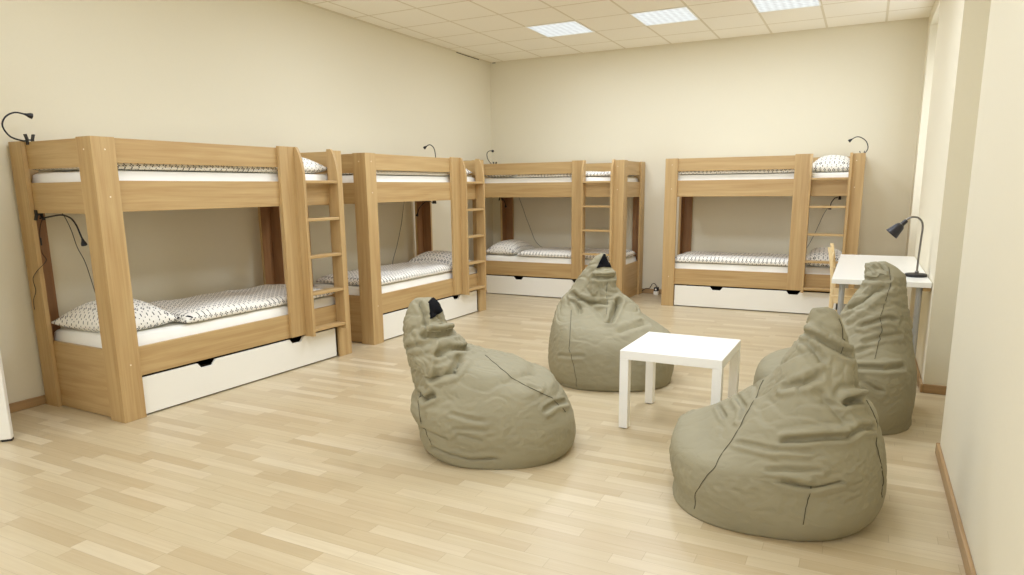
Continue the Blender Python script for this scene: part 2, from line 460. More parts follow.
def on_bed(o, i, s, t, z, rz=0, tilt=0):
    m = BM[i] @ Matrix.Translation((s, -t, z)) @ Matrix.Rotation(rz, 4, 'Z') @ Matrix.Rotation(tilt, 4, 'Y')
    o.matrix_world = m
    return o

# ------------------------------------------------------------------ bedding
def hills(seed):
    rnd = random.Random(seed)
    w = [(rnd.uniform(2, 11)*rnd.choice((-1, 1)), rnd.uniform(2, 14)*rnd.choice((-1, 1)), rnd.uniform(0, 6.3), rnd.uniform(.3, 1)) for _ in range(9)]
    tot = sum(q[3] for q in w)
    return lambda x, y: sum(q[3]*math.sin(q[0]*x+q[1]*y+q[2]) for q in w)/tot
def grid_slab(name, mat, lx, ly, top, bot, nx, ny, warp=None):
    """closed soft slab: two height fields over an nx x ny grid sharing their rim"""
    m = MB(); m.uv = []
    idx = {}
    def rim(i, j): return i in (0, nx) or j in (0, ny)
    for side in (0, 1):
        for i in range(nx+1):
            for j in range(ny+1):
                if side and rim(i, j): idx[(1, i, j)] = idx[(0, i, j)]; continue
                # denser sampling near the edges
                a = -math.cos(PI*i/nx); b = -math.cos(PI*j/ny)
                a = .5*a+.5*(2*i/nx-1); b = .5*b+.5*(2*j/ny-1)
                x, y = a*lx/2, b*ly/2
                z = (top if side == 0 else bot)(a, b, x, y)
                if warp: x, y, z = warp(a, b, x, y, z)
                idx[(side, i, j)] = len(m.v); m.v.append((x, y, z)); 
                wa = max(0, (abs(a)-.9)/.1); wb = max(0, (abs(b)-.9)/.1)
                m.uv.append((x+5-math.copysign(wa, a)*z, y+5-math.copysign(wb, b)*z))
    for side in (0, 1):
        for i in range(nx):
            for j in range(ny):
                q = (idx[(side, i, j)], idx[(side, i+1, j)], idx[(side, i+1, j+1)], idx[(side, i, j+1)])
                m.f.append(q if side == 0 else q[::-1])
    return m.build(name, mat, smooth=True)
def make_mattress(h):
    hl = hills(3)
    e = lambda a, n: max(0, 1-abs(a)**n)
    top = lambda a, b, x, y: h/2+(h/2)*(e(a, 60)*e(b, 26))**.3+.003*hl(x, y)*e(a, 10)*e(b, 10)
    bot = lambda a, b, x, y: h/2-(h/2)*(e(a, 60)*e(b, 26))**.3
    return grid_slab('mattress', M['sheet'], 1.85, .715, top, bot, 60, 30)
def make_pillow(seed, lx=.45, ly=.64, h=.178):
    hl = hills(seed)
    def prof(a, b): return (max(0, 1-abs(a)**2.4)*max(0, 1-abs(b)**2.6))**.62
    top = lambda a, b, x, y: .034+(h-.034)*prof(a, b)*(1+.08*hl(x*1.5, y*1.5))
    bot = lambda a, b, x, y: .034-.034*min(1, prof(a, b)*1.6)
    def warp(a, b, x, y, z):
        return x*(1-.10*(1-abs(b)**1.5)*abs(a)**3), y*(1-.08*(1-abs(a)**1.5)*abs(b)**3), z+.010*abs(a*b)**4
    return grid_slab('pillow', M['print'], lx, ly, top, bot, 32, 40, warp)
def make_duvet(seed, lx=1.34, ly=.69, h=.065, lift=0):
    hl, h2 = hills(seed), hills(seed+50)
    e = lambda a, n: max(0, 1-abs(a)**n)
    def top(a, b, x, y):
        p = (e(a, 14)*e(b, 8))**.42
        return .012+p*(h+.014*hl(x*1.3, y*1.3)+.008*h2(x*3, y*3)+lift*max(0, a)**2*.6)
    bot = lambda a, b, x, y: .012-.012*(e(a, 10)*e(b, 10))**.5
    def warp(a, b, x, y, z): return x+.012*h2(y*3, 1)*abs(a)**6, y+.014*hl(x*2, 2)*abs(b)**6, z
    return grid_slab('duvet', M['print'], lx, ly, top, bot, 90, 44, warp)

MU = make_mattress(.201); ML = make_mattress(.210)
PIL = make_pillow(5)
mat_objs = [MU, ML]
def fresh(o):
    c = o.copy(); COL.objects.link(c); return c
used = set()
def take(o):
    if o.name in used: return fresh(o)
    used.add(o.name); return o
# pillow / duvet spots: bed -> (lower pillow s,t,rz), (lower duvet s, rz, lift), (upper pillow), (upper duvet)
SPOT = {1: ((.275, .405, .06), (1.180, .42, .03), (1.682, .45, .0), (.75, .42, 0)),
        2: ((1.665, .42, .02), (.77, .43, .0), (1.665, .42, .02), (.77, .42, 0)),
        3: ((.318, .45, -.03), (1.235, .43, .0), (.30, .42, .0), (1.22, .42, .03)),
        4: ((1.66, .43, .03), (.75, .43, .0), (1.67, .42, -.03), (.75, .42, 0))}
DUVETS = [make_duvet(s) for s in (11, 23, 37, 41)]
THIN = [make_duvet(s, h=.042) for s in (12, 24, 38, 42)]
for i in range(1, 5):
    lp, ld, up, ud = SPOT[i]
    m = take(ML); on_bed(m, i, L/2, W/2, .279); tag(m, 'white sheeted mattress on the lower bunk of the '+SHORT[i], 'mattress', 'bunk mattresses')
    m = take(MU); on_bed(m, i, L/2, W/2, .253+.0); m.scale.z = 1; tag(m, 'white sheeted mattress on the upper bunk of the '+SHORT[i], 'mattress', 'bunk mattresses')
    on_bed(m, i, L/2, W/2, 1.253)
    p = take(PIL); on_bed(p, i, lp[0], lp[1], .4925, lp[2]+(PI if i in (2, 4) else 0)); tag(p, 'dot patterned pillow on the lower bunk of the '+SHORT[i], 'pillow', 'patterned pillows')
    p = take(PIL); on_bed(p, i, up[0], up[1], 1.4575, up[2]+(PI if i in (2, 4) else 0))
    if i == 1: p.scale = (1, 1, .82)
    tag(p, 'dot patterned pillow on the upper bunk of the '+SHORT[i], 'pillow', 'patterned pillows')
    d = take(DUVETS[i-1]); on_bed(d, i, ld[0], ld[1], .4925, PI if i in (2, 4) else 0); tag(d, 'dot patterned duvet spread on the lower bunk of the '+SHORT[i], 'duvet', 'patterned duvets')
    d = take(THIN[(i+1) % 4]); on_bed(d, i, ud[0], ud[1], 1.4575, PI if i in (2, 4) else 0); tag(d, 'dot patterned duvet spread on the upper bunk of the '+SHORT[i], 'duvet', 'patterned duvets')

# ------------------------------------------------------------------ clip lamps (points given in the bed's s, t, z frame)
def clip_lamp(i, level, goose, head_dir, clip, cord=None, switch=None):
    """clip = (s, t, z, axis) with the jaws gripping along axis ('x' board across s, 'y' board across t)"""
    root = thing('clip_lamp', 'small black gooseneck clip lamp on the %s bunk of the %s' % (level, SHORT[i]), 'clip lamp', group='black clip lamps')
    b = Vector((clip[0], -clip[1], clip[2])); root.matrix_world = BM[i] @ Matrix.Translation(b)
    pt = lambda p: Vector((p[0], -p[1], p[2]))-b
    m = MB(); ax = clip[3]; up = 1 if clip[4] else -1
    for sg in (-1, 1):
        poly = [(sg*.013, -.026*up), (sg*.019, -.026*up), (sg*.018, .004*up), (sg*.027, .034*up), (sg*.019, .036*up), (sg*.011, .006*up)]
        # a and b: thickness across the other horizontal axis
        if ax == 'x': m.prism(poly, 1, -.013, .013)
        else: m.prism(poly, 0, -.013, .013)
    if ax == 'x': m.box(-.017, .017, -.008, .008, .002*up-.004, .002*up+.004)
    else: m.box(-.008, .008, -.017, .017, .002*up-.004, .002*up+.004)
    m.build('clip', M['black'], root, bevel=.001)
    MB().tube([pt(p) for p in goose], .0048, 10).build('gooseneck', M['black'], root, smooth=True)
    e = pt(goose[-1]); d = Vector((head_dir[0], -head_dir[1], head_dir[2])).normalized()
    MB().lathe([(0, -.004), (.006, -.004), (.008, .006), (.0155, .024), (.0165, .036), (.013, .037), (.012, .033), (0, .033)], 20, e, d).build('lamp_head', M['black'], root, smooth='auto')
    if cord: MB().tube([pt(p) for p in cord], .0019, 6).build('cord', M['black'], root, smooth=True)
    if switch:
        c = pt(switch); MB().box(c.x-.008, c.x+.008, c.y-.008, c.y+.008, c.z-.024, c.z+.024).build('switch', M['black'], root, bevel=.003)
    return root
zt = H-.004
clip_lamp(1, 'upper', [(.038,.145,1.640), (.012,.14,1.634), (-.050,.135,1.655), (-.080,.13,1.712), (-.058,.13,1.764), (-.005,.13,1.793), (.045,.14,1.786)], (1,.1,-.22), (.038,.165,1.636,'x',True))
clip_lamp(1, 'lower', [(.040,.150,1.180), (.05,.20,1.186), (.06,.30,1.199), (.06,.37,1.200), (.06,.44,1.183), (.06,.485,1.145), (.06,.515,1.09), (.06,.53,1.062)], (0,.35,-1), (.038,.150,1.205,'x',False),
          [(.06,.14,1.18), (.07,.08,1.12), (.075,.05,1.05), (.075,.05,.97), (.06,.12,.93), (.02,.150,.90), (-.007,.130,.865), (-.008,.075,.815), (-.008,.085,.74), (-.008,.045,.68), (-.008,.04,.62)], (.075,.048,1.035))
clip_lamp(2, 'upper', [(1.924,.235,1.655), (1.924,.235,1.69), (1.924,.225,1.755), (1.924,.20,1.795), (1.924,.165,1.812), (1.924,.135,1.806), (1.924,.12,1.797)], (0,-.9,-.5), (1.924,.26,1.636,'x',True))
clip_lamp(2, 'lower', [(1.90,.19,1.185), (1.86,.18,1.195), (1.82,.15,1.19), (1.78,.10,1.13), (1.76,.085,1.07)], (-.2,-.2,-1), (1.924,.20,1.205,'x',False), None, None)
clip_lamp(3, 'upper', [(.038,.42,1.640), (.036,.455,1.655), (.03,.51,1.70), (.03,.535,1.75), (.03,.52,1.785), (.03,.47,1.806), (.03,.41,1.810)], (0,-1,-.05), (.038,.34,1.636,'x',True))
clip_lamp(3, 'lower', [(.045,.17,1.19), (.08,.19,1.18), (.10,.19,1.15), (.105,.18,1.115)], (.1,0,-1), (.038,.19,1.205,'x',False), None, None)
clip_lamp(4, 'upper', [(1.924,.36,1.640), (1.95,.34,1.650), (1.975,.33,1.70), (1.955,.33,1.765), (1.905,.33,1.807), (1.86,.33,1.815), (1.82,.33,1.795)], (-.8,0,-.6), (1.924,.36,1.636,'x',True))
clip_lamp(4, 'lower', [(1.72,.040,1.195), (1.69,.05,1.185), (1.66,.055,1.14), (1.652,.055,1.10)], (-.1,0,-1), (1.74,.038,1.205,'y',False), None, None)
# cords that hang down the wall from the lower lamps
def wall_cord(i, pts, label):
    m = MB(); m.tube([BM[i] @ Vector((s, -t, z)) for s, t, z in pts], .0024, 6)
    return tag(m.build('lamp_cord', M['black'], smooth=True), label, 'cord', 'lamp cords against the walls')
wall_cord(1, [(.23,.012,1.22), (.258,.012,1.185), (.29,.012,1.094), (.314,.012,.982), (.352,.012,.88), (.38,.012,.74), (.40,.02,.60)], 'thin black lamp cord hanging on the wall of the nearest left bunk bed')
wall_cord(2, [(1.63,.012,1.23), (1.616,.012,1.195), (1.575,.012,1.05), (1.545,.012,.948), (1.458,.012,.737), (1.385,.012,.60), (1.36,.014,.54)], 'thin black lamp cord hanging on the wall of the second left bunk bed')
wall_cord(3, [(.21,.008,1.23), (.235,.008,1.173), (.29,.008,1.04), (.324,.008,.946), (.40,.008,.77), (.458,.008,.639), (.53,.010,.565), (.58,.012,.54)], 'thin black lamp cord hanging on the wall of the far corner bunk bed')
wall_cord(4, [(1.645,.012,1.10), (1.60,.012,1.034), (1.56,.012,.93), (1.514,.012,.80), (1.451,.012,.652), (1.40,.014,.55)], 'thin black lamp cord hanging on the wall of the bunk bed beside the desk')

# ------------------------------------------------------------------ side table
t = thing('side_table', 'low square white side table among the bean bags', 'table', (3.4544, -4.9608, 0), -.0127)
MB().box(0, .55, 0, .55, .40, .45).build('tabletop', M['white_lacquer'], t, bevel=.0025)
for x in (0, .50):
    for y in (0, .50):
        lg = MB().box(x, x+.05, y, y+.05, .004, .40).build('leg', M['white_lacquer'], t, bevel=.0025)
        MB().lathe([(0, 0), (.018, 0), (.018, .004), (0, .004)], 12, (x+.025, y+.025, 0)).build('glide', M['black'], lg)

# ------------------------------------------------------------------ desk, desk lamp, chair
DZ, DX0, DX1, DY0, DY1 = .705, 4.432, 5.018, -3.385, -1.52
t = thing('desk', 'white desk with round grey legs along the right wall', 'desk', ((DX0+DX1)/2, (DY0+DY1)/2, 0))
cx, cy = t.location.x, t.location.y
MB().box(DX0-cx, DX1-cx, DY0-cy, DY1-cy, DZ-.034, DZ).build('desktop', M['white_lacquer'], t, bevel=.002)
for x, y in ((DX0+.066, DY0+.07), (DX1-.062, DY0+.07), (DX0+.066, DY1-.07), (DX1-.062, DY1-.07)):
    lg = MB().lathe([(0, .012), (.0185, .012), (.0185, DZ-.046), (.0185, DZ-.04), (0, DZ-.04)], 20, (x-cx, y-cy, 0)).build('leg', M['greymetal'], t, smooth='auto')
    MB().lathe([(0, 0), (.021, 0), (.022, .012), (0, .012)], 20, (x-cx, y-cy, 0)).build('foot', M['black'], lg, smooth='auto')
    MB().lathe([(0, DZ-.040), (.045, DZ-.040), (.045, DZ-.034), (0, DZ-.034)], 20, (x-cx, y-cy, 0)).build('mount_plate', M['greymetal'], lg, smooth='auto')
MB().box(DX1-.044-cx, DX1-cx, DY0+.03-cy, DY0+.30-cy, DZ-.06, DZ-.034).build('support_batten', M['wood_y'], t, bevel=.001)

lx, ly = 4.944, -3.06
t = thing('desk_lamp', 'grey gooseneck desk lamp with black base on the white desk', 'lamp', (lx, ly, DZ))
MB().lathe([(0, 0), (.064, 0), (.068, .003), (.069, .014), (.067, .018), (.060, .021), (.012, .023), (0, .023)], 40).build('base', M['black'], t, smooth='auto')
MB().lathe([(0, .020), (.013, .020), (.013, .034), (.008, .040), (0, .040)], 20, (.004, 0, 0)).build('collar', M['chrome'], t, smooth='auto')
MB().tube([(.004, 0, .03), (.006, 0, .15), (.010, 0, .27), (.012, 0, .325), (.006, 0, .368), (-.018, 0, .398), (-.048, 0, .405), (-.075, 0, .395), (-.092, 0, .375)], .0064, 12).build('stem', M['chrome'], t, smooth=True)
hd = Vector((-.095, -.01, -.105)).normalized(); e = Vector((-.088, 0, .380))
h = MB().lathe([(0, -.002), (.0125, -.002), (.0145, .004), (.0150, .030), (.0175, .038), (.026, .046), (.031, .058), (.0445, .118), (.0455, .126), (.0435, .126), (.0295, .060), (.022, .050), (0, .048)], 32, e, hd).build('lamp_shade', M['lampgrey'], t, smooth='auto')
MB().lathe([(0, .036), (.0175, .036), (.0185, .040), (.0175, .044), (0, .044)], 24, e, hd).build('ring', M['chrome'], h, smooth='auto')

t = thing('chair', 'pale wooden chair pushed up to the white desk', 'chair', (4.392, -1.98, 0))
for s in (-1, 1):
    y = s*.225
    p = MB(); pts = []
    for k in range(15):
        z = .82*k/14
        x = -.02+.05*((z-.42)/.42)**2*(-1 if z > .42 else -.9)+.03
        pts.append((x, z))
    poly = [(x-.013, z) for x, z in pts]+[(x+.014, z) for x, z in reversed(pts)]
    p.prism(poly, 1, y-.013, y+.013).build('back_leg', M['pine_z'], t, bevel=.004)
    MB().box(.36, .392, y-.016, y+.016, 0, .405).build('front_leg', M['pine_z'], t, bevel=.003)
    MB().box(.02, .365, y-.009, y+.009, .355, .405).build('side_rail', M['pine_y'], t, bevel=.002)
    MB().box(.02, .365, y-.009, y+.009, .20, .225).build('stretcher', M['pine_y'], t, bevel=.002)
MB().box(-.005, .415, -.24, .24, .405, .425).build('seat', M['pine_y'], t, bevel=.006)
MB().box(.362, .386, -.209, .209, .35, .405).build('front_rail', M['pine_y'], t, bevel=.002)
for z, xx in ((.71, -.016), (.58, .002)):
    MB().box(xx-.009, xx+.009, -.212, .212, z-.035, z+.035).build('back_slat', M['pine_y'], t, bevel=.004)

# ------------------------------------------------------------------ plug and cord by the far skirting
t = thing('power_adapter', 'black and white power adapter on the floor between the far bunk beds', 'power adapter', (2.335, -.055, 0))
MB().box(-.030, .030, -.028, .028, 0, .042).build('adapter_body', M['whiteplastic'], t, bevel=.004)
pl = MB().box(-.026, .026, -.026, .026, .042, .092).build('plug', M['black'], t, bevel=.006)
MB().lathe([(0, 0), (.011, 0), (.011, .003), (0, .003)], 16, (0, -.026, .068), (0, -1, 0)).build('socket_face', M['whiteplastic'], pl)
MB().tube([(0, 0, .092), (-.006, 0, .115), (-.03, .01, .135), (-.06, .02, .125), (-.085, .025, .085), (-.10, .03, .068), (-.15, .03, .062), (-.20, .03, .02)], .004, 8).build('cord', M['black'], t, smooth=True)

